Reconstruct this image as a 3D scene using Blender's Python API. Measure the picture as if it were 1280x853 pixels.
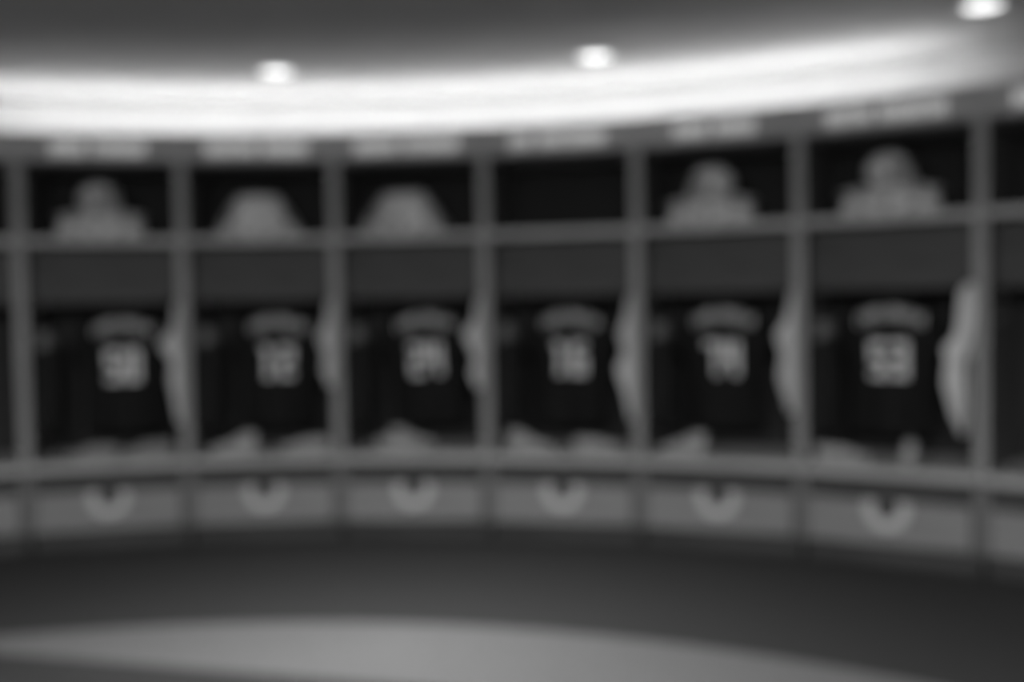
import bpy, bmesh, math, random
from mathutils import Vector, Matrix

for o in list(bpy.data.objects):
    bpy.data.objects.remove(o)
SC = bpy.context.scene
COL = SC.collection
PI = math.pi
rng = random.Random(7)

# ------------------------------------------------------------------ camera
H = 1.42
cam_d = bpy.data.cameras.new('camera')
cam = bpy.data.objects.new('camera', cam_d)
COL.objects.link(cam)
cam_d.sensor_width = 36.0
cam_d.lens = 36.94
cam_d.clip_start = 0.05
PITCH, ROLL = -0.0358, -0.0172
fwd = Vector((0, math.cos(PITCH), math.sin(PITCH)))
rgt0 = Vector((1, 0, 0))
up0 = rgt0.cross(fwd)
rgt = (rgt0 * math.cos(ROLL) + up0 * math.sin(ROLL)).normalized()
up = rgt.cross(fwd).normalized()
M = Matrix((rgt, up, -fwd)).transposed().to_4x4()
M.translation = Vector((1.1494, -0.3138, H))
cam.matrix_world = M
SC.camera = cam
# the photograph is evenly out of focus: the lens is focused close to the camera
cam_d.dof.use_dof = True
cam_d.dof.focus_distance = 0.5
cam_d.dof.aperture_fstop = 3.0

# ------------------------------------------------------------------ world and exposure
w = bpy.data.worlds.new('world')
SC.world = w
w.use_nodes = True
w.node_tree.nodes['Background'].inputs[0].default_value = (0.5, 0.5, 0.5, 1)
w.node_tree.nodes['Background'].inputs[1].default_value = 0.02
SC.view_settings.view_transform = 'Standard'
SC.view_settings.look = 'None'
SC.view_settings.gamma = 1.0
SC.view_settings.exposure = 0.0
SC.view_settings.use_curve_mapping = False
COVE_POWER = 15.0         # emission of the strip light on top of the lockers
LAMP_RING = 2.2           # glow of the dimmed downlights near the lockers
FILL_ROOM = 270.0         # watts of an unseen fill lamp added over the middle of the room
FILL_POOL = 17.0          # watts of an unseen narrow lamp added to pool light on the floor

# ------------------------------------------------------------------ materials
def mat(name, g, rough=0.6, noise=0.0, scale=8.0, stretch=(1, 1, 1), bump=0.0, bscale=200.0, metal=0.0, spec=0.3, emit=0.0):
    m = bpy.data.materials.new(name)
    m.use_nodes = True
    nt = m.node_tree
    b = nt.nodes['Principled BSDF']
    b.inputs['Base Color'].default_value = (g, g, g, 1)
    b.inputs['Roughness'].default_value = rough
    b.inputs['Metallic'].default_value = metal
    b.inputs['Specular IOR Level'].default_value = spec
    if emit:
        b.inputs['Emission Color'].default_value = (1, 1, 1, 1)
        b.inputs['Emission Strength'].default_value = emit
    tc = None
    if noise or bump:
        tc = nt.nodes.new('ShaderNodeTexCoord')
    if noise:
        mp = nt.nodes.new('ShaderNodeMapping')
        mp.inputs['Scale'].default_value = stretch
        nz = nt.nodes.new('ShaderNodeTexNoise')
        nz.inputs['Scale'].default_value = scale
        nz.inputs['Detail'].default_value = 5
        rp = nt.nodes.new('ShaderNodeValToRGB')
        a, c = g * (1 - noise), g * (1 + noise)
        rp.color_ramp.elements[0].position = 0.3
        rp.color_ramp.elements[1].position = 0.7
        rp.color_ramp.elements[0].color = (a, a, a, 1)
        rp.color_ramp.elements[1].color = (c, c, c, 1)
        nt.links.new(tc.outputs['Object'], mp.inputs['Vector'])
        nt.links.new(mp.outputs['Vector'], nz.inputs['Vector'])
        nt.links.new(nz.outputs['Fac'], rp.inputs['Fac'])
        nt.links.new(rp.outputs['Color'], b.inputs['Base Color'])
    if bump:
        n2 = nt.nodes.new('ShaderNodeTexNoise')
        n2.inputs['Scale'].default_value = bscale
        n2.inputs['Detail'].default_value = 3
        bp = nt.nodes.new('ShaderNodeBump')
        bp.inputs['Strength'].default_value = bump
        bp.inputs['Distance'].default_value = 0.004
        nt.links.new(tc.outputs['Object'], n2.inputs['Vector'])
        nt.links.new(n2.outputs['Fac'], bp.inputs['Height'])
        nt.links.new(bp.outputs['Normal'], b.inputs['Normal'])
    return m

WOODV = (14, 14, 1)
WOODH = (1, 14, 14)
MT = {
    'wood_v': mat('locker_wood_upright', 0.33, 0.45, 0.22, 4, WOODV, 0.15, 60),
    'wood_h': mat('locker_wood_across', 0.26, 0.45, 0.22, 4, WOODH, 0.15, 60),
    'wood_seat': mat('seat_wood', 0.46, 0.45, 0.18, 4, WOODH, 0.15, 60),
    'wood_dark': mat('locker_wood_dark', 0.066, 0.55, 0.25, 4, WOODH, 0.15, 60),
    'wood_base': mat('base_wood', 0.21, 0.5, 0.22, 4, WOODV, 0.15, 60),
    'wood_shaded': mat('locker_wood_shaded', 0.12, 0.5, 0.22, 4, WOODV, 0.15, 60),  # shade inside the lockers put into a darker copy of the wood
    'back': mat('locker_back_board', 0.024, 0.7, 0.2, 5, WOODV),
    'drawer': mat('drawer_wood', 0.27, 0.45, 0.15, 4, WOODH, 0.15, 60),
    'rim': mat('pull_rim_plastic', 0.60, 0.4),
    'fascia': mat('fascia_wood', 0.42, 0.5, 0.2, 4, WOODH),
    'letters': mat('letter_glow', 0.90, 0.35, emit=0.28),  # emission added to brighten the letters
    'metal': mat('brushed_metal', 0.35, 0.35, 0.1, 30, (1, 1, 20), metal=0.9),
    'dark_metal': mat('dark_metal', 0.08, 0.4, metal=0.7),
    'carpet_dark': mat('carpet_charcoal', 0.062, 0.95, 0.18, 60, bump=0.8, bscale=500, spec=0.1),
    'carpet_pale': mat('carpet_pale_grey', 0.20, 0.95, 0.12, 60, bump=0.8, bscale=500, spec=0.1),
    'mat_dark': mat('mat_charcoal', 0.06, 0.95, 0.2, 60, bump=0.8, bscale=500, spec=0.1),
    'wall': mat('painted_wall', 0.75, 0.8, 0.03, 3, bump=0.1, bscale=150),
    'wall_dim': mat('painted_wall_grey', 0.12, 0.8, 0.05, 3, bump=0.1, bscale=150),
    'ceiling': mat('painted_ceiling', 0.50, 0.9, 0.03, 3, bump=0.1, bscale=150),
    'led': mat('led_strip_lens', 0.9, 0.5, emit=COVE_POWER),
    'lamp': mat('downlight_lens', 0.9, 0.5, emit=LAMP_RING),
    'lamp_trim': mat('downlight_trim', 0.8, 0.4),
    'jersey': mat('dark_jersey_mesh', 0.011, 0.75, 0.2, 12, bump=0.4, bscale=700, spec=0.2),
    'number': mat('jersey_number_twill', 0.88, 0.6, 0.05, 40, bump=0.2, bscale=600),
    'jacket': mat('dark_jacket_cloth', 0.022, 0.85, 0.2, 12, bump=0.4, bscale=500, spec=0.2),
    'collar': mat('jacket_collar_cloth', 0.20, 0.85, 0.1, 20, bump=0.4, bscale=500),
    'towel': mat('pale_terry_cloth', 0.92, 0.95, 0.06, 25, bump=0.9, bscale=350, spec=0.1),
    'pad': mat('pad_shell_plastic', 0.68, 0.35, 0.04, 10),
    'pad_foam': mat('pad_foam', 0.16, 0.9, 0.1, 60, bump=0.3),
    'strap': mat('dark_webbing', 0.05, 0.8, bump=0.4, bscale=400),
    'helmet': mat('helmet_shell_gloss', 0.80, 0.15, 0.02, 5, spec=0.5),
    'stripe': mat('helmet_stripe', 0.25, 0.25),
    'mask': mat('face_mask_coating', 0.72, 0.35),
    'shoe': mat('pale_shoe_leather', 0.40, 0.5, 0.08, 20),
    'shoe_dark': mat('grey_shoe_leather', 0.24, 0.5, 0.1, 20),
    'sole': mat('shoe_sole_rubber', 0.30, 0.6),
    'lining': mat('shoe_lining', 0.05, 0.9),
    'lace': mat('shoe_lace', 0.7, 0.8),
    'hanger': mat('hanger_plastic', 0.06, 0.4),
}

# ------------------------------------------------------------------ mesh helpers
def link(name, bm, m, parent=None, smooth=False, loc=None, rot=None):
    bmesh.ops.recalc_face_normals(bm, faces=bm.faces)
    me = bpy.data.meshes.new(name)
    bm.to_mesh(me)
    bm.free()
    me.materials.append(m)
    if smooth:
        for p in me.polygons:
            p.use_smooth = True
        try:
            me.set_sharp_from_angle(angle=math.radians(40))
        except Exception:
            pass
    o = bpy.data.objects.new(name, me)
    COL.objects.link(o)
    if parent:
        o.parent = parent
    if loc is not None:
        o.location = loc
    if rot is not None:
        o.rotation_euler = rot
    return o

def tag(o, label=None, cat=None, group=None, kind=None):
    if label: o['label'] = label
    if cat: o['category'] = cat
    if group: o['group'] = group
    if kind: o['kind'] = kind
    return o

def empty(name, loc=(0, 0, 0), rz=0.0):
    o = bpy.data.objects.new(name, None)
    o.empty_display_size = 0.1
    COL.objects.link(o)
    o.location = loc
    o.rotation_euler = (0, 0, rz)
    return o

def copy_tree(o, parent=None):
    c = o.copy()
    COL.objects.link(c)
    if parent:
        c.parent = parent
    for ch in list(o.children):
        copy_tree(ch, c)
    return c

def box(bm, lo, hi, bev=0.0):
    r = bmesh.ops.create_cube(bm, size=1.0)
    vs = r['verts']
    c = [(lo[k] + hi[k]) / 2 for k in range(3)]
    s = [hi[k] - lo[k] for k in range(3)]
    for v in vs:
        v.co = Vector((c[0] + v.co.x * s[0], c[1] + v.co.y * s[1], c[2] + v.co.z * s[2]))
    if bev:
        es = list({e for v in vs for e in v.link_edges})
        bmesh.ops.bevel(bm, geom=es, offset=bev, segments=1, affect='EDGES', profile=0.5)

def B(name, lo, hi, m, parent=None, bev=0.003):
    bm = bmesh.new()
    box(bm, lo, hi, bev)
    return link(name, bm, m, parent)

def loft(bm, rings, cap=True, close=True):
    """rings: list of equal-length point lists"""
    R = [[bm.verts.new(p) for p in r] for r in rings]
    n = len(R[0])
    for a, b in zip(R[:-1], R[1:]):
        for k in range(n if close else n - 1):
            bm.faces.new((a[k], a[(k + 1) % n], b[(k + 1) % n], b[k]))
    if cap and close:
        bm.faces.new(R[0][::-1])
        bm.faces.new(R[-1])
    return R

def tube(bm, pts, r, n=8, cap=True):
    pts = [Vector(p) for p in pts]
    rings = []
    prev = None
    for i, p in enumerate(pts):
        t = (pts[min(i + 1, len(pts) - 1)] - pts[max(i - 1, 0)]).normalized()
        ref = prev if prev is not None else (Vector((0, 0, 1)) if abs(t.z) < 0.9 else Vector((1, 0, 0)))
        u = t.cross(ref)
        if u.length < 1e-4:
            u = t.cross(Vector((0, 1, 0)))
        u.normalize()
        v = u.cross(t).normalized()
        prev = v
        rr = r[i] if isinstance(r, (list, tuple)) else r
        rings.append([p + (u * math.cos(2 * PI * k / n) + v * math.sin(2 * PI * k / n)) * rr for k in range(n)])
    loft(bm, rings, cap)

def sellipse(cx, cy, z, hw, hd, n=28, e=2.4, warp=None):
    out = []
    for k in range(n):
        a = 2 * PI * k / n
        c, s = math.cos(a), math.sin(a)
        x = cx + hw * math.copysign(abs(c) ** (2 / e), c)
        y = cy + hd * math.copysign(abs(s) ** (2 / e), s)
        p = Vector((x, y, z))
        if warp:
            p = warp(p, a)
        out.append(p)
    return out

def smoothstep(t):
    t = max(0.0, min(1.0, t))
    return t * t * (3 - 2 * t)

def interp(tab, z):
    """tab: sorted list of (z, values...)"""
    if z <= tab[0][0]: return tab[0][1:]
    for a, b in zip(tab[:-1], tab[1:]):
        if z <= b[0]:
            t = smoothstep((z - a[0]) / (b[0] - a[0])) * 0.5 + 0.5 * (z - a[0]) / (b[0] - a[0])
            return tuple(p + (q - p) * t for p, q in zip(a[1:], b[1:]))
    return tab[-1][1:]

# ------------------------------------------------------------------ the row of lockers: a shallow arc round the room's centre
R = 5.9927
A0 = -0.2841
W = 0.90
DA = 2 * math.asin(W / 2 / R)
RM = R * math.cos(DA / 2)
def stall_angle(i):
    return A0 + (i + 0.5) * DA
def at(i, x, y, z):
    """a point in locker i: x to the right, y into the locker, z up"""
    a = stall_angle(i)
    return Vector(((RM + y) * math.sin(a) + x * math.cos(a), (RM + y) * math.cos(a) - x * math.sin(a), z))
def rz(i):
    return -stall_angle(i)

# ------------------------------------------------------------------ room shell
CEIL = 2.75
RW = R + 0.66
def disc(bm, r, z, n=96, t=0.1):
    loft(bm, [[(r * math.cos(2 * PI * k / n), r * math.sin(2 * PI * k / n), zz) for k in range(n)] for zz in (z - t, z)])
bm = bmesh.new(); disc(bm, RW + 0.1, 0.0)
tag(link('floor', bm, MT['carpet_dark']), 'charcoal carpet floor in front of the lockers', kind='structure')
bm = bmesh.new(); disc(bm, RW + 0.1, CEIL + 0.1)
tag(link('ceiling', bm, MT['ceiling']), 'smooth painted ceiling lit by the cove', kind='structure')
def ring_wall(name, a_from, a_to, m, label):
    bm = bmesh.new()
    n = 48
    rings = []
    for k in range(n + 1):
        a = a_from + (a_to - a_from) * k / n
        s, c = math.sin(a), math.cos(a)
        rings.append([(RW * s, RW * c, 0), ((RW + .1) * s, (RW + .1) * c, 0), ((RW + .1) * s, (RW + .1) * c, CEIL), (RW * s, RW * c, CEIL)])
    loft(bm, rings)
    tag(link(name, bm, m), label, kind='structure')
ring_wall('wall_back', -0.75, 1.10, MT['wall'], 'white curved wall above and behind the lockers')
ring_wall('wall_front', 1.10, 2 * PI - 0.75, MT['wall_dim'], 'grey curved wall round the rest of the room')

bm = bmesh.new(); disc(bm, 4.345, 0.012, 128, 0.011)
tag(link('round_carpet', bm, MT['carpet_pale']), 'large pale grey round carpet on the dark floor', 'carpet')
bm = bmesh.new(); box(bm, (-2.6, -3.6, 0.0125), (3.2, 0.0, 0.02), 0.002)
tag(link('floor_mat', bm, MT['mat_dark'], loc=(-0.28, 3.775, 0), rot=(0, 0, -0.255)), 'dark mat lying on the pale round carpet, its straight edge in view', 'mat')

# ------------------------------------------------------------------ lights: strip in the cove, recessed downlights, added fill lamps
a_from, a_to = A0 - 0.4 * DA, A0 + 5.75 * DA
def arc_bar(r0, r1, z0, z1, n=64):
    bm = bmesh.new()
    rings = []
    for k in range(n + 1):
        a = a_from + (a_to - a_from) * k / n
        s, c = math.sin(a), math.cos(a)
        rings.append([(r_ * s, r_ * c, z_) for r_, z_ in ((r0, z0), (r1, z0), (r1, z1), (r0, z1))])
    loft(bm, rings)
    return bm
t = empty('strip_light', (0, 0, 0))
tag(t, 'long curved strip light lying on top of the lockers behind the nameplates', 'light')
link('housing', arc_bar(R + .205, R + .315, 2.311, 2.385), MT['lamp_trim'], t)
link('lens', arc_bar(R + .22, R + .30, 2.386, 2.40), MT['led'], t)

bm = bmesh.new()  # unseen board added to stop strip light leaking between the fascias
rings = []
for k in range(97):
    a = A0 - DA + 8 * DA * k / 96
    s, c = math.sin(a), math.cos(a)
    rings.append([(r_ * s, r_ * c, z_) for r_, z_ in ((R + .012, 2.312), (R + .03, 2.312), (R + .03, 2.45), (R + .012, 2.45))])
loft(bm, rings)
tag(link('leak_baffle_1', bm, MT['fascia']), 'curved wooden upstand on top of the lockers', kind='structure')

def downlight(ang, r, watts, label, group=None, spread=180):
    t = empty('ceiling_downlight', (r * math.sin(ang), r * math.cos(ang), CEIL), -ang)
    tag(t, label, 'downlight', group)
    bm = bmesh.new()
    prof = [(0.085, -0.003), (0.089, -0.012), (0.108, -0.010), (0.112, -0.001)]
    loft(bm, [[(q * math.cos(2 * PI * k / 32), q * math.sin(2 * PI * k / 32), z) for k in range(32)] for q, z in prof])
    link('trim_ring', bm, MT['lamp_trim'], t, True)
    bm = bmesh.new()
    prof = [(0.001, -0.012), (0.05, -0.011), (0.084, -0.004)]
    loft(bm, [[(q * math.cos(2 * PI * k / 24), q * math.sin(2 * PI * k / 24), z) for k in range(24)] for q, z in prof])
    link('lens', bm, MT['lamp'], t, True)
    if watts:  # only the added fill lamps carry an area light
        ld = bpy.data.lights.new('fill_lamp', 'AREA')
        ld.shape = 'DISK'
        ld.size = 0.14
        ld.spread = math.radians(spread)
        ld.energy = watts
        lo = bpy.data.objects.new('fill_lamp', ld)
        COL.objects.link(lo)
        lo.parent = t
        lo.location = (0, 0, -0.02)
    return t

for ang, lab in ((-0.345, 'round recessed downlight out past the left end of the ceiling arc'),
                 (-0.026, 'round recessed downlight in the ceiling above the jersey numbered twelve locker'),
                 (0.292, 'round recessed downlight in the ceiling above the jersey numbered sixteen locker'),
                 (0.632, 'round recessed downlight in the ceiling corner above the jersey numbered fifty-three locker')):
    downlight(ang, 5.64, 0, lab, 'downlights along the lockers')
downlight(-2.09, 0.81, FILL_ROOM, 'unseen fill lamp added over the middle of the room, nearer the jersey numbered fifty', 'added fill lamps over the middle of the room')  # added out of view to light the locker fronts
downlight(1.89, 1.58, FILL_ROOM * 0.85, 'unseen fill lamp added over the middle of the room, nearer the jersey numbered fifty-three', 'added fill lamps over the middle of the room')
downlight(0.16, 4.0, FILL_POOL, 'unseen narrow fill lamp added straight above the edge of the pale carpet', None, 88)  # added out of view to brighten the middle of the floor

# ------------------------------------------------------------------ locker unit
DEPTH = 0.60
SEAT = 0.53
SHELF = 1.85
def letter_bars(widths, h, gap=0.014, stroke=0.016):
    """raised block strokes standing in rows like lettering too blurred to read; returns rectangles (x0, z0, x1, z1)"""
    out = []
    x = 0.0
    for kind in widths:
        if kind == ' ':
            x += 0.055; continue
        wd = {'n': 0.05, 'w': 0.06, 'i': stroke}[kind]
        out.append((x, 0, x + stroke, h))
        if kind != 'i':
            out.append((x + wd - stroke, 0, x + wd, h))
            zc = h * (0.5 if kind == 'n' else 0.84)
            out.append((x + stroke, zc - stroke / 2, x + wd - stroke, zc + stroke / 2))
        x += wd + gap
    return out, x - gap

def u_outline(r, top, cz, n=20):
    pts = [(-r, top)]
    for k in range(n + 1):
        a = PI + PI * k / n
        pts.append((r * math.cos(a), cz + r * math.sin(a)))
    pts.append((r, top))
    return pts

def prism(bm, pts, y0, y1):
    f = [bm.verts.new((x, y0, z)) for x, z in pts]
    b = [bm.verts.new((x, y1, z)) for x, z in pts]
    bm.faces.new(f)
    bm.faces.new(b[::-1])
    for k in range(len(pts)):
        k2 = (k + 1) % len(pts)
        bm.faces.new((f[k], b[k], b[k2], f[k2]))

def make_locker():
    t = empty('locker')
    for s in (-1, 1):
        x0, x1 = sorted((s * 0.418, s * 0.448))
        sp = B('side_panel', (x0, 0.003, SEAT), (x1, DEPTH, 2.31), MT['wood_shaded'], t, 0.001)
        tag(B('edge_strip', (x0, -0.004, SEAT), (x1, 0.0025, 2.31), MT['wood_v'], sp, 0.001), 'paler front edge')  # front edge keeps the wood's own tone beside the shade-coloured panel
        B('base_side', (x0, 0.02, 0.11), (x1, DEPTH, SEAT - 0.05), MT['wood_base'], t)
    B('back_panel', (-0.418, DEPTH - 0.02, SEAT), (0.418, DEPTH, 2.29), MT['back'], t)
    B('top_panel', (-0.418, 0.0, 2.285), (0.418, DEPTH - 0.02, 2.31), MT['wood_h'], t)
    B('shelf', (-0.418, 0.0, SHELF - 0.045), (0.418, DEPTH - 0.02, SHELF), MT['wood_seat'], t)
    B('valance_panel', (-0.418, 0.14, 1.46), (0.418, 0.16, SHELF - 0.045), MT['wood_dark'], t)
    B('seat', (-0.444, -0.03, SEAT - 0.05), (0.444, DEPTH, SEAT), MT['wood_seat'], t, 0.006)
    B('base_panel', (-0.418, 0.06, 0.11), (0.418, 0.08, SEAT - 0.05), MT['wood_dark'], t)
    B('plinth', (-0.444, 0.08, 0.0), (0.444, DEPTH - 0.01, 0.109), MT['wood_dark'], t)
    # drawer with a U-shaped pull notch
    bm = bmesh.new()
    uo = u_outline(0.056, 0.352, 0.318)
    prism(bm, [(-0.405, 0.13), (0.405, 0.13), (0.405, 0.352)] + uo[::-1] + [(-0.405, 0.352)], -0.005, 0.015)
    d = link('drawer', bm, MT['drawer'], t)
    bm = bmesh.new()
    prism(bm, u_outline(0.114, 0.358, 0.318) + u_outline(0.056, 0.358, 0.318)[::-1], -0.022, -0.0055)
    link('pull_rim', bm, MT['rim'], d)
    # rail and hooks
    bm = bmesh.new(); tube(bm, [(-0.418, 0.37, 1.63), (0.418, 0.37, 1.63)], 0.0125, 12)
    link('hanging_rail', bm, MT['metal'], t, True)
    for s, z, y in ((-1, 1.30, 0.16), (1, 1.47, 0.13)):
        bm = bmesh.new()
        tube(bm, [(s * 0.418, y, z), (s * 0.398, y, z - 0.004), (s * 0.385, y, z + 0.006), (s * 0.381, y, z + 0.022)], 0.005, 8)
        box(bm, (min(s * 0.418, s * 0.413), y - 0.012, z - 0.02), (max(s * 0.418, s * 0.413), y + 0.012, z + 0.02), 0.001)
        link('hook', bm, MT['metal'], t, True)
    # fascia carrying the name
    B('fascia', (-0.4485, -0.012, 2.292), (0.4485, 0.008, 2.455), MT['fascia'], t)
    return t

NAMES = [('nnn', 'wnnin'), ('nnwni', 'nnnn'), ('nnnn', 'nwnnn'), ('nn', 'nnwnnn'), ('nnn', 'nnni'), ('niwn', 'nnnwn'), ('nnwn', 'niwnn'), ('nnnwn', 'wnin')]
NUMS = ['50', '12', '24', '16', '74', '53']
WHO = ['jersey numbered ' + q for q in ('fifty', 'twelve', 'twenty-four', 'sixteen', 'seventy-four', 'fifty-three')]
SHELF_TXT = ['helmet on shoulder pads', 'tall shoulder pads', 'tall shoulder pads', 'empty top shelf', 'helmet on shoulder pads', 'helmet on shoulder pads']
base = None
for k, i in enumerate((0, 1, 2, 3, 4, 5, -1, 6)):
    if base is None:
        base = make_locker(); t = base
        proto_children = list(base.children)
    else:
        t = base.copy(); COL.objects.link(t)
        for ch in proto_children:
            c = ch.copy(); COL.objects.link(c); c.parent = t
            for g in ch.children:
                q = g.copy(); COL.objects.link(q); q.parent = c
    t.location = at(i, 0, 0, 0)
    t.rotation_euler = (0, 0, rz(i))
    if i in range(6):
        lab = 'open wooden locker holding the %s, %s' % (WHO[i], 'top shelf empty' if i == 3 else SHELF_TXT[i] + ' up top')
    elif i == -1:
        lab = 'bare open locker left of the jersey numbered fifty locker'
    else:
        lab = 'bare open locker right of the jersey numbered fifty-three locker'
    tag(t, lab, 'locker', 'lockers in the curved row')
LOCKERS = [o for o in COL.objects if o.name.startswith('locker')]
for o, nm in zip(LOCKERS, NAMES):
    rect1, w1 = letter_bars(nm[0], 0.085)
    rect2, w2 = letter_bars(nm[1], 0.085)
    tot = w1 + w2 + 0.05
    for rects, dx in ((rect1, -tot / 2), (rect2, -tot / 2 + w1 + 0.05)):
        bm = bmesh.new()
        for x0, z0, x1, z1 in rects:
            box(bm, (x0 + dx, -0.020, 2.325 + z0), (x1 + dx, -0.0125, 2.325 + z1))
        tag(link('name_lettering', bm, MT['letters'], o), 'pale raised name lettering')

# ------------------------------------------------------------------ jerseys on hangers
def jersey_profile(z):
    # z measured down from the neck (0) to the hem (-0.77): half width, half depth
    return interp([(-0.77, 0.235, 0.060), (-0.55, 0.225, 0.062), (-0.35, 0.228, 0.066), (-0.20, 0.232, 0.066),
                   (-0.10, 0.220, 0.055), (-0.05, 0.185, 0.045), (-0.015, 0.115, 0.040), (0.0, 0.075, 0.038)], z)

def make_jersey(num, seed):
    r = random.Random(seed)
    ph = [r.uniform(0, 6.28) for _ in range(6)]
    def warp(p, a):
        k = smoothstep((-p.z - 0.12) / 0.6)
        f = 0.012 * k * math.sin(9 * a + ph[0] + 3 * p.z) + 0.008 * k * math.sin(17 * a + ph[1])
        return Vector((p.x * (1 + 0.02 * k * math.sin(ph[2] + 6 * p.z)), p.y + f, p.z))
    def front(x, z):
        hw, hd = jersey_profile(z)
        c = max(-1, min(1, x / hw))
        a = -math.acos(math.copysign(abs(c) ** 1.2, c))
        y = -hd * (abs(math.sin(a)) ** (2 / 2.4))
        return warp(Vector((x, y, z)), a % (2 * PI)).y
    t = empty('jersey')
    bm = bmesh.new()
    zs = [-0.77 + 0.77 * k / 34 for k in range(35)]
    rings = []
    for z in zs:
        hw, hd = jersey_profile(z)
        rings.append(sellipse(0, 0, z, hw, hd, 48, 2.4, warp))
    loft(bm, rings, cap=False)
    link('body', bm, MT['jersey'], t, True)
    for s in (-1, 1):
        bm = bmesh.new()
        path = [((0.15, -0.105), 0.075, 0.038), ((0.19, -0.135), 0.080, 0.042), ((0.222, -0.19), 0.078, 0.042),
                ((0.238, -0.26), 0.076, 0.042), ((0.245, -0.33), 0.074, 0.042)]
        dirs = [(0.8, -0.6), (0.7, -0.71), (0.5, -0.86), (0.25, -0.97), (0.15, -0.99)]
        rings = []
        for ((px, pz), rw, rd), (dx, dz) in zip(path, dirs):
            nx, nz = -dz, dx          # across the sleeve
            rings.append([Vector((s * (px + nx * rw * 0.72 * math.cos(2 * PI * k / 16)), rd * math.sin(2 * PI * k / 16) + 0.006 * math.sin(3 * k + px * 30), pz + nz * rw * 0.72 * math.cos(2 * PI * k / 16))) for k in range(16)])
        loft(bm, rings)
        link('sleeve', bm, MT['jersey'], t, True)
    # neck band
    bm = bmesh.new()
    loft(bm, [sellipse(0, 0, z, hw, hd, 28, 2.2) for z, hw, hd in ((-0.012, 0.108, 0.046), (0.004, 0.080, 0.043), (0.010, 0.072, 0.038))], cap=False)
    link('collar', bm, MT['jacket'], t, True)
    def plate(bm, rects):
        for x0, z0, x1, z1 in rects:
            nx = max(1, int((x1 - x0) / 0.018)); nz = max(1, int((z1 - z0) / 0.018))
            def pt(i, j, off):
                x = x0 + (x1 - x0) * i / nx; z = z0 + (z1 - z0) * j / nz
                return bm.verts.new((x, front(x, z) - off, z))
            g = [[pt(i, j, 0.0045) for j in range(nz + 1)] for i in range(nx + 1)]
            for i in range(nx):
                for j in range(nz):
                    bm.faces.new((g[i][j], g[i + 1][j], g[i + 1][j + 1], g[i][j + 1]))
    S = 0.036
    def digit(ch, x, z, wd=0.090, h=0.205):
        m = z + h / 2
        seg = {'a': (x, z + h - S, x + wd, z + h), 'g': (x, m - S / 2, x + wd, m + S / 2), 'd': (x, z, x + wd, z + S),
               'f': (x, m, x + S, z + h), 'b': (x + wd - S, m, x + wd, z + h), 'e': (x, z, x + S, m), 'c': (x + wd - S, z, x + wd, m)}
        use = {'0': 'abcdef', '2': 'abged', '3': 'abgcd', '4': 'fgbc', '5': 'afgcd', '6': 'afgecd', '7': 'abc'}
        if ch == '1':
            return [(x + wd / 2 - S / 2, z, x + wd / 2 + S / 2, z + h), (x + wd / 2 - 0.04, z + h - S, x + wd / 2, z + h), (x + 0.02, z, x + wd - 0.02, z + 0.026)]
        return [seg[c] for c in use[ch]]
    z0 = -0.458
    for ch, x in zip(num, (-0.101, 0.011)):
        bm = bmesh.new(); plate(bm, digit(ch, x, z0))
        link('number_digit', bm, MT['number'], t, True)
    bm = bmesh.new()
    nl = 8
    for k in range(nl):
        u = (k + 0.5) / nl * 2 - 1
        x = u * 0.182
        zc = -0.105 - 0.045 * u * u
        h = 0.070
        for dx in ((-0.013, 0.013) if k % 3 else (0.0,)):
            plate(bm, [(x + dx - 0.005, zc - h / 2, x + dx + 0.005, zc + h / 2)])
        if k % 3:
            zz = zc + (0.0 if k % 2 else 0.028)
            plate(bm, [(x - 0.013, zz - 0.005, x + 0.013, zz + 0.005)])
    tag(link('name_lettering', bm, MT['number'], t, True), 'arched pale lettering across the shoulders')
    return t

def make_hanger():
    bm = bmesh.new()
    arc = [(0, 0.0165 * math.cos(math.radians(q)), 0.195 + 0.0165 * math.sin(math.radians(q))) for q in range(200, -41, -20)]
    tube(bm, arc + [(0, 0.008, 0.172), (0, 0, 0.155), (0, 0, 0.0)], 0.003, 8)
    tube(bm, [(-0.165, 0, -0.085), (-0.10, 0, -0.050), (0, 0, 0.0), (0.10, 0, -0.050), (0.165, 0, -0.085)], 0.007, 10)
    tube(bm, [(-0.165, 0, -0.085), (0.165, 0, -0.085)], 0.005, 8)
    return link('clothes_hanger', bm, MT['hanger'], None, True)

XJ = [0.053, 0.044, 0.012, -0.005, -0.030, -0.051]
TILT = [0.0, 0.0, -0.06, 0.0, 0.0, 0.0]
hang0 = None
for i in range(6):
    j = make_jersey(NUMS[i], 11 + i)
    j.location = at(i, XJ[i], 0.37, 1.435)
    j.rotation_euler = (0, TILT[i], rz(i))
    tag(j, 'dark team %s in pale digits, on a hanger in its locker' % WHO[i], 'jersey', 'numbered jerseys in the lockers')
    if hang0 is None:
        hang0 = make_hanger(); h = hang0
    else:
        h = hang0.copy(); COL.objects.link(h)
    h.location = at(i, XJ[i], 0.37, 1.435)
    h.rotation_euler = (0, 0, rz(i))
    tag(h, 'dark clothes hanger inside the %s' % WHO[i], 'hanger', 'clothes hangers in the lockers')

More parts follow.
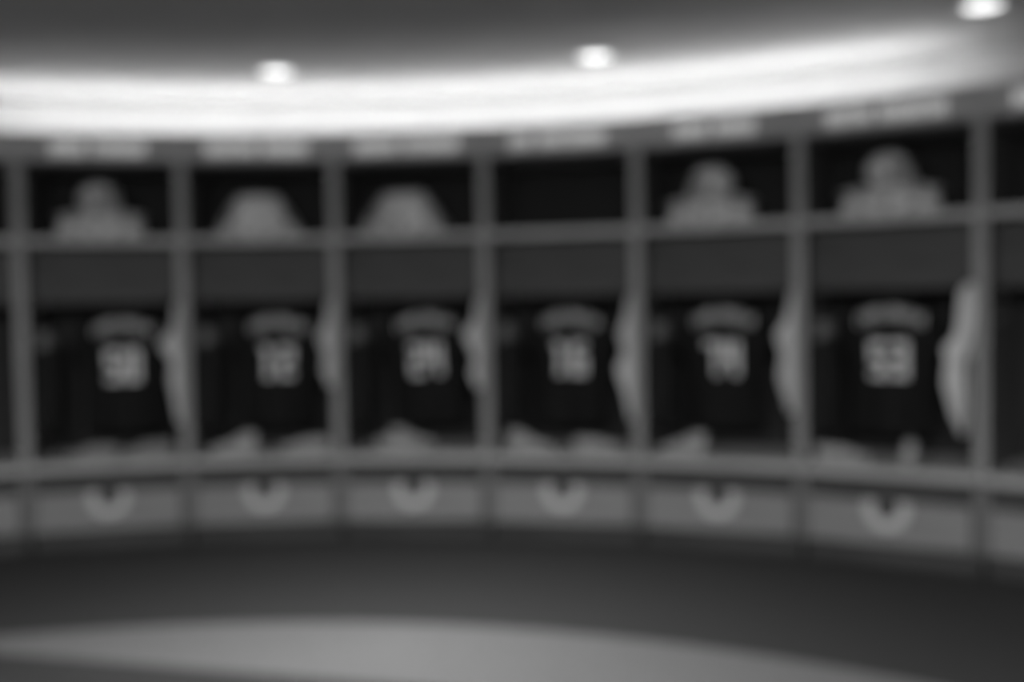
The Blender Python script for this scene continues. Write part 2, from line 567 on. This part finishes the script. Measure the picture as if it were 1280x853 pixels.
# ------------------------------------------------------------------ dark jackets on the left hooks
def make_jacket(seed):
    r = random.Random(seed)
    ph = [r.uniform(0, 6.28) for _ in range(4)]
    L = r.uniform(0.54, 0.58)
    def warp(p, a):
        k = smoothstep((-p.z) / 0.5)
        f = 0.010 * math.sin(7 * a + ph[0] + 4 * p.z) + 0.006 * math.sin(13 * a + ph[1])
        return Vector((p.x + f * k, p.y + f, p.z))
    t = empty('jacket')
    bm = bmesh.new()
    tab = [(-L, 0.042, 0.105), (-0.4, 0.042, 0.105), (-0.2, 0.042, 0.10), (-0.08, 0.040, 0.09), (-0.02, 0.030, 0.06), (0.0, 0.022, 0.05)]
    loft(bm, [sellipse(0, 0, -L + L * k / 20, *interp(tab, -L + L * k / 20), 32, 2.3, warp) for k in range(21)])
    link('body', bm, MT['jacket'], t, True)
    for s in (-1, 1):
        bm = bmesh.new()
        pts = [(0.010, s * 0.06, -0.05), (0.02, s * 0.085, -0.16), (0.025, s * 0.09, -0.30), (0.02, s * 0.09, -0.44), (0.02, s * 0.085, -0.53)]
        tube(bm, pts, [0.035, 0.042, 0.040, 0.036, 0.032], 12)
        link('sleeve', bm, MT['jacket'], t, True)
    bm = bmesh.new()
    loft(bm, [sellipse(0.0, -0.01, z, hw, hd, 20, 2.2) for z, hw, hd in ((-0.06, 0.046, 0.095), (-0.02, 0.048, 0.085), (0.02, 0.042, 0.07), (0.035, 0.030, 0.055))])
    tag(link('collar', bm, MT['collar'], t, True), 'paler grey turned-up collar')
    return t
XK = [-0.358, -0.350, -0.358, -0.358, -0.358, -0.358]
for i in range(6):
    k = make_jacket(31 + i)
    k.location = at(i, XK[i], 0.16, 1.262)
    k.rotation_euler = (0, 0, rz(i))
    tag(k, 'dark jacket with grey collar hung left of the %s' % WHO[i], 'jacket', 'dark jackets hung on the left hooks')

# ------------------------------------------------------------------ pale towels on the right hooks
def make_towel(seed, tab):
    """tab rows: z, x centre, half width in x, half depth in y"""
    r = random.Random(seed)
    ph = [r.uniform(0, 6.28) for _ in range(4)]
    t = empty('hanging_towel')
    z0, z1 = tab[0][0], tab[-1][0]
    n = 40
    def warp(p, a):
        return p
    bm = bmesh.new()
    rings = []
    for k in range(n + 1):
        z = z0 + (z1 - z0) * k / n
        cx, hw, hd = interp(tab, z)
        ring = []
        for q in range(40):
            a = 2 * PI * q / 40
            f = 1 + 0.16 * math.sin(6 * a + ph[0] + 2.2 * z) + 0.08 * math.sin(11 * a + ph[1] - 3 * z)
            x = min(cx + hw * f * math.cos(a), 0.0365)
            ring.append(Vector((x, hd * f * math.sin(a), z + 0.006 * math.sin(5 * a + ph[2]))))
        rings.append(ring)
    loft(bm, rings)
    link('cloth', bm, MT['towel'], t, True)
    bm = bmesh.new()
    tube(bm, [(0.0, -0.012, z1 - 0.02), (0.008, -0.011, z1 + 0.018), (0.010, 0, z1 + 0.030), (0.008, 0.011, z1 + 0.018), (0.0, 0.012, z1 - 0.02)], 0.003, 8)
    link('hanging_loop', bm, MT['strap'], t, True)
    return t
# local x = 0.365 in the locker, z = 0 at the hook
TOWELS = [
    [(-0.72, 0.020, 0.012, 0.04), (-0.56, 0.010, 0.024, 0.06), (-0.46, 0.002, 0.034, 0.08), (-0.36, 0.008, 0.026, 0.07), (-0.24, -0.022, 0.054, 0.09), (-0.15, 0.010, 0.022, 0.06), (-0.06, 0.018, 0.014, 0.03), (0.0, 0.018, 0.009, 0.02)],
    [(-0.52, 0.018, 0.014, 0.05), (-0.42, 0.004, 0.032, 0.08), (-0.33, 0.010, 0.026, 0.08), (-0.23, -0.002, 0.042, 0.10), (-0.12, 0.014, 0.020, 0.05), (0.0, 0.018, 0.010, 0.02)],
    [(-0.54, 0.016, 0.016, 0.05), (-0.45, 0.000, 0.036, 0.08), (-0.37, 0.012, 0.024, 0.07), (-0.30, 0.000, 0.036, 0.08), (-0.22, -0.020, 0.054, 0.10), (-0.13, 0.010, 0.022, 0.05), (0.0, 0.018, 0.010, 0.02)],
    [(-0.72, 0.020, 0.012, 0.04), (-0.58, 0.008, 0.026, 0.06), (-0.44, -0.014, 0.050, 0.08), (-0.33, 0.006, 0.030, 0.08), (-0.23, -0.002, 0.044, 0.10), (-0.11, 0.012, 0.022, 0.05), (0.0, 0.018, 0.010, 0.02)],
    [(-0.66, 0.014, 0.018, 0.05), (-0.46, -0.006, 0.040, 0.08), (-0.34, 0.002, 0.034, 0.08), (-0.23, -0.008, 0.052, 0.10), (-0.13, 0.012, 0.022, 0.06), (0.0, 0.018, 0.010, 0.02)],
    [(-0.74, -0.030, 0.012, 0.04), (-0.62, -0.045, 0.036, 0.07), (-0.48, -0.062, 0.050, 0.08), (-0.38, -0.060, 0.042, 0.08), (-0.31, -0.050, 0.062, 0.10), (-0.23, -0.018, 0.040, 0.08), (-0.11, 0.000, 0.046, 0.08), (-0.02, 0.002, 0.040, 0.06), (0.02, 0.012, 0.02, 0.03)],
]
for i in range(6):
    t = make_towel(51 + i, TOWELS[i])
    t.location = at(i, 0.378, 0.13, 1.455)
    t.rotation_euler = (0, 0, rz(i))
    tag(t, 'pale cloth towel hung on the side panel right of the %s' % WHO[i], 'towel', 'pale towels hung on the right hooks')

# ------------------------------------------------------------------ shoulder pads and helmets
def dome(bm, c, rx, ry, rz_, lift=0.0, nu=20, nv=7, cut=0.0, t=0.006):
    """upper half of an ellipsoid as a shell with thickness"""
    def layer(k):
        rings = []
        for j in range(nv + 1):
            v = cut + (PI / 2 - cut) * j / nv
            q = max(math.cos(v), 0.02)
            rings.append([Vector((c[0] + (rx - k) * q * math.cos(2 * PI * u / nu), c[1] + (ry - k) * q * math.sin(2 * PI * u / nu), c[2] + (rz_ - k) * math.sin(v))) for u in range(nu)])
        return rings
    out = layer(0); inn = layer(t)
    loft(bm, inn[::-1] + out)

def make_pads(tall):
    t = empty('shoulder_pads')
    k = 1.0
    # chest and back arch
    bm = bmesh.new()
    prof = [(0.0, 0.20, 0.115), (0.08, 0.19, 0.118), (0.16, 0.175, 0.110), (0.22, 0.150, 0.098), (0.248, 0.125, 0.085), (0.254, 0.105, 0.074), (0.236, 0.10, 0.07)] if tall else [(0.0, 0.215, 0.130), (0.05 * k, 0.215, 0.135), (0.10 * k, 0.195, 0.125), (0.14 * k, 0.150, 0.105), (0.165 * k, 0.105, 0.085), (0.17 * k, 0.085, 0.075), (0.15 * k, 0.080, 0.070)]
    loft(bm, [sellipse(0, 0, z, hw, hd, 36, 2.5) for z, hw, hd in prof], cap=True)
    link('chest_shell', bm, MT['pad'], t, True)
    # two halves are drawn together in front by a laced slot
    bm = bmesh.new()
    box(bm, (-0.006, -0.140 if not tall else -0.124, 0.012), (0.006, -0.110, 0.10), 0.002)
    for q in range(4):
        z = 0.02 + 0.02 * q
        box(bm, (-0.022, -0.143 if not tall else -0.127, z), (0.022, -0.110, z + 0.006), 0.001)
    tag(link('front_lacing', bm, MT['strap'], t), 'dark lacing')
    for s in (-1, 1):
        bm = bmesh.new()
        zc = 0.012
        dome(bm, (s * (0.195 if tall else 0.212), 0, zc), 0.070 if tall else 0.078, 0.120, 0.145 if not tall else 0.085)
        link('shoulder_cap', bm, MT['pad'], t, True)
        bm = bmesh.new()
        rings = []
        for a in range(9):
            u = a / 8
            x = (0.085 + 0.20 * u) if not tall else (0.115 + 0.155 * u)
            z = 0.262 - 0.225 * u ** 1.25 if tall else 0.178 - 0.022 * u ** 1.6 - 0.008 * u
            hd = 0.070 + (0.05 * u if tall else 0.012 * math.sin(PI * u))
            rings.append([Vector((s * x, y, z + dz)) for y, dz in ((-hd, -0.012), (-hd * 0.5, 0.004), (0, 0.009), (hd * 0.5, 0.004), (hd, -0.012), (hd, -0.018), (0, 0.002), (-hd, -0.018))])
        loft(bm, rings)
        link('epaulet', bm, MT['pad'], t, True)
    bm = bmesh.new()
    n = 28
    pts = [((0.108 if tall else 0.088) * math.cos(2 * PI * q / n), 0.076 * math.sin(2 * PI * q / n), 0.258 if tall else 0.172) for q in range(n + 1)]
    tube(bm, pts, 0.010, 8, cap=False)
    tag(link('neck_collar', bm, MT['pad_foam'], t, True), 'darker foam neck roll')
    for s in (-1, 1):
        bm = bmesh.new()
        tube(bm, [(s * 0.16, -0.125, 0.06), (s * 0.13, -0.140, 0.035), (s * 0.10, -0.146, 0.012)], 0.007, 8)
        link('strap', bm, MT['strap'], t, True)
    return t

def make_helmet():
    t = empty('football_helmet')
    bm = bmesh.new()
    nu, nv = 36, 20
    def P(u, v, k=0.0):
        a = 2 * PI * u / nu
        e = -0.95 + (PI / 2 + 0.95) * v / nv
        q = max(math.cos(e), 0.015)
        return Vector(((0.122 - k) * q * math.cos(a), 0.01 + (0.140 - k) * q * math.sin(a), 0.125 + (0.122 - k) * math.sin(e)))
    keep = lambda u, v: not (math.sin(2 * PI * (u + .5) / nu) < -0.52 and v < 9)
    for kk in (0.0, 0.008):
        V = [[bm.verts.new(P(u, v, kk)) for u in range(nu)] for v in range(nv + 1)]
        for v in range(nv):
            for u in range(nu):
                if keep(u, v):
                    bm.faces.new((V[v][u], V[v][(u + 1) % nu], V[v + 1][(u + 1) % nu], V[v + 1][u]))
        bm.faces.new(V[nv])
    link('shell', bm, MT['helmet'], t, True)
    bm = bmesh.new()
    rings = []
    for q in range(17):
        e = -0.02 + (PI * 0.96) * q / 16
        y = 0.01 - 0.1425 * math.cos(e); z = 0.125 + 0.1245 * math.sin(e)
        y2 = 0.01 - 0.1395 * math.cos(e); z2 = 0.125 + 0.1215 * math.sin(e)
        rings.append([Vector((-0.016, y, z)), Vector((0.016, y, z)), Vector((0.016, y2, z2)), Vector((-0.016, y2, z2))])
    loft(bm, rings)
    tag(link('centre_stripe', bm, MT['stripe'], t, True), 'dark stripe over the crown')
    bm = bmesh.new()
    for z, out in ((0.115, 0.150), (0.085, 0.172), (0.055, 0.176), (0.025, 0.168)):
        pts = []
        for q in range(13):
            a = -PI * 0.5 + (q / 12 - 0.5) * PI * 0.86
            pts.append((0.112 * math.cos(a) * (1 if abs(q - 6) < 6 else 0.98), 0.03 + out * math.sin(a), z))
        tube(bm, pts, 0.0055, 6)
    for x in (-0.030, 0.030):
        tube(bm, [(x, 0.03 - 0.143, 0.118), (x, 0.03 - 0.165, 0.085), (x, 0.03 - 0.170, 0.055), (x, 0.03 - 0.162, 0.022)], 0.0055, 6)
    link('face_mask', bm, MT['mask'], t, True)
    for s in (-1, 1):
        bm = bmesh.new()
        tube(bm, [(s * 0.112, 0.0, 0.105), (s * 0.1215, 0.0, 0.105)], 0.014, 14)
        link('ear_hole', bm, MT['strap'], t, True)
    bm = bmesh.new()
    tube(bm, [(-0.10, -0.05, 0.045), (-0.06, -0.09, 0.025), (0, -0.105, 0.020), (0.06, -0.09, 0.025), (0.10, -0.05, 0.045)], 0.009, 8)
    link('chin_strap', bm, MT['pad'], t, True)
    return t

pads_flat = make_pads(False)
pads_tall = make_pads(True)
helm0 = make_helmet()
used = {}
PADS = {0: (-0.035, 0.0, 'f', 0.88), 1: (-0.035, 0.20, 't', 0.94), 2: (-0.06, -0.16, 't', 0.96), 4: (-0.065, 0.0, 'f', 0.87), 5: (-0.02, 0.0, 'f', 0.90)}
for i, (x, dr, kind, sc) in PADS.items():
    src = pads_flat if kind == 'f' else pads_tall
    p = copy_tree(src) if kind in used else src
    used[kind] = 1
    p.location = at(i, x, 0.22, SHELF + 0.001)
    p.rotation_euler = (0, 0, rz(i) + dr)
    p.scale = (sc, sc, 1.0 if kind == 't' else 0.92)
    tag(p, ('pale football shoulder pads carrying a helmet on shelf above the %s' if kind == 'f' else 'pale tall shoulder pads without helmet on shelf above the %s') % WHO[i], 'shoulder pads', 'shoulder pads on the top shelves')
    if kind == 'f':
        h = copy_tree(helm0) if 'h' in used else helm0
        used['h'] = 1
        h.location = at(i, x, 0.215, SHELF + 0.146)
        h.scale = (0.92, 0.92, 0.80)
        h.rotation_euler = (0, 0, rz(i) + {0: 0.9, 4: -1.0, 5: 1.15}[i])
        tag(h, 'pale football helmet turned aside on the shoulder pads above the %s' % WHO[i], 'helmet', 'helmets on the top shelves')

# ------------------------------------------------------------------ shoes on the seats
def make_shoe(high, m):
    t = empty('shoe')
    L = 0.29
    def hw(s):   # half width along the shoe, s = 0 heel .. 1 toe
        return interp([(0, 0.022), (0.06, 0.033), (0.3, 0.036), (0.65, 0.046), (0.85, 0.042), (0.95, 0.030), (1.0, 0.012)], s)[0]
    def top(s):
        hk = 0.128 if high else 0.085
        return interp([(0, hk), (0.25, hk + 0.004), (0.36, 0.095 if high else 0.078), (0.6, 0.064), (0.85, 0.050), (1.0, 0.034)], s)[0]
    bm = bmesh.new()
    rings = []
    for k in range(25):
        s = k / 24
        x = -L * 0.30 + L * s
        w_, h_ = hw(s), top(s)
        rings.append([Vector((x, w_ * (1.0 if z < 0.5 else 1.0 - 0.35 * (z - 0.5) / 0.5) * sg, 0.022 + (h_ - 0.022) * z)) for sg, z in ((1, 0), (1, .25), (1, .5), (1, .8), (.6, 1), (0, 1.03), (-.6, 1), (-1, .8), (-1, .5), (-1, .25), (-1, 0))])
    loft(bm, rings)
    link('upper', bm, m, t, True)
    bm = bmesh.new()
    def outline(g, z):
        a = [(-L * 0.30 + L * k / 20, hw(k / 20) + g, z) for k in range(21)]
        b = [(x, -y, zz) for x, y, zz in a[::-1]]
        return a + b
    loft(bm, [outline(0.002, 0.0), outline(0.005, 0.006), outline(0.004, 0.026)])
    link('sole', bm, MT['sole'], t, True)
    bm = bmesh.new()
    hk = top(0.12)
    n = 20
    tube(bm, [(-L * 0.30 + L * 0.16 + 0.048 * math.cos(2 * PI * q / n), 0.024 * math.sin(2 * PI * q / n), hk + 0.004) for q in range(n + 1)], 0.006, 8, cap=False)
    link('ankle_collar', bm, MT['lining'], t, True)
    bm = bmesh.new()
    for q in range(5):
        s = 0.40 + 0.06 * q
        x = -L * 0.30 + L * s
        box(bm, (x - 0.004, -0.020, top(s) - 0.002), (x + 0.004, 0.020, top(s) + 0.006), 0.001)
    link('laces', bm, MT['lace'], t)
    return t
protos = {(h, d): None for h in (0, 1) for d in (0, 1)}
# locker, x, y, turn, high, dark, label
SHOES = [
    (0, -0.05, 0.13, PI * 0.96, 0, 1, 'low grey shoe lying sideways on the seat under the jersey numbered fifty'),
    (0, 0.25, 0.20, PI + 0.2, 0, 1, 'low grey shoe near the towel on the seat under the jersey numbered fifty'),
    (1, -0.155, 0.13, PI * 1.02, 1, 0, 'pale high-top shoe on the left of the seat under the jersey numbered twelve'),
    (1, 0.28, 0.16, PI + 0.1, 0, 0, 'low pale shoe on the right of the seat under the jersey numbered twelve'),
    (2, -0.15, 0.12, -0.08, 0, 0, 'pale low shoe in front of its pair under the jersey numbered twenty-four'),
    (2, -0.10, 0.27, 0.12, 1, 0, 'pale high-top shoe behind a low one under the jersey numbered twenty-four'),
    (3, -0.27, 0.14, -0.05, 1, 0, 'pale high-top shoe on the left of the seat under the jersey numbered sixteen'),
    (3, 0.14, 0.14, 0.06, 0, 0, 'low pale shoe on the right of the seat under the jersey numbered sixteen'),
    (4, -0.18, 0.14, PI * 0.98, 1, 0, 'pale high-top shoe on the seat under the jersey numbered seventy-four'),
    (5, -0.315, 0.15, 0.06, 0, 0, 'low pale shoe at the left end of the seat under the jersey numbered fifty-three'),
    (5, 0.085, 0.16, -PI * 0.46, 1, 0, 'pale high-top shoe pointing outwards on the seat under the jersey numbered fifty-three'),
]
for i, x, y, tr, hi, dk, lab in SHOES:
    if protos[(hi, dk)] is None:
        s = protos[(hi, dk)] = make_shoe(hi, MT['shoe_dark' if dk else 'shoe'])
    else:
        s = copy_tree(protos[(hi, dk)])
    s.location = at(i, x, y, SEAT + 0.001)
    s.rotation_euler = (0, 0, rz(i) + tr)
    tag(s, lab, 'shoe', 'shoes on the locker seats')
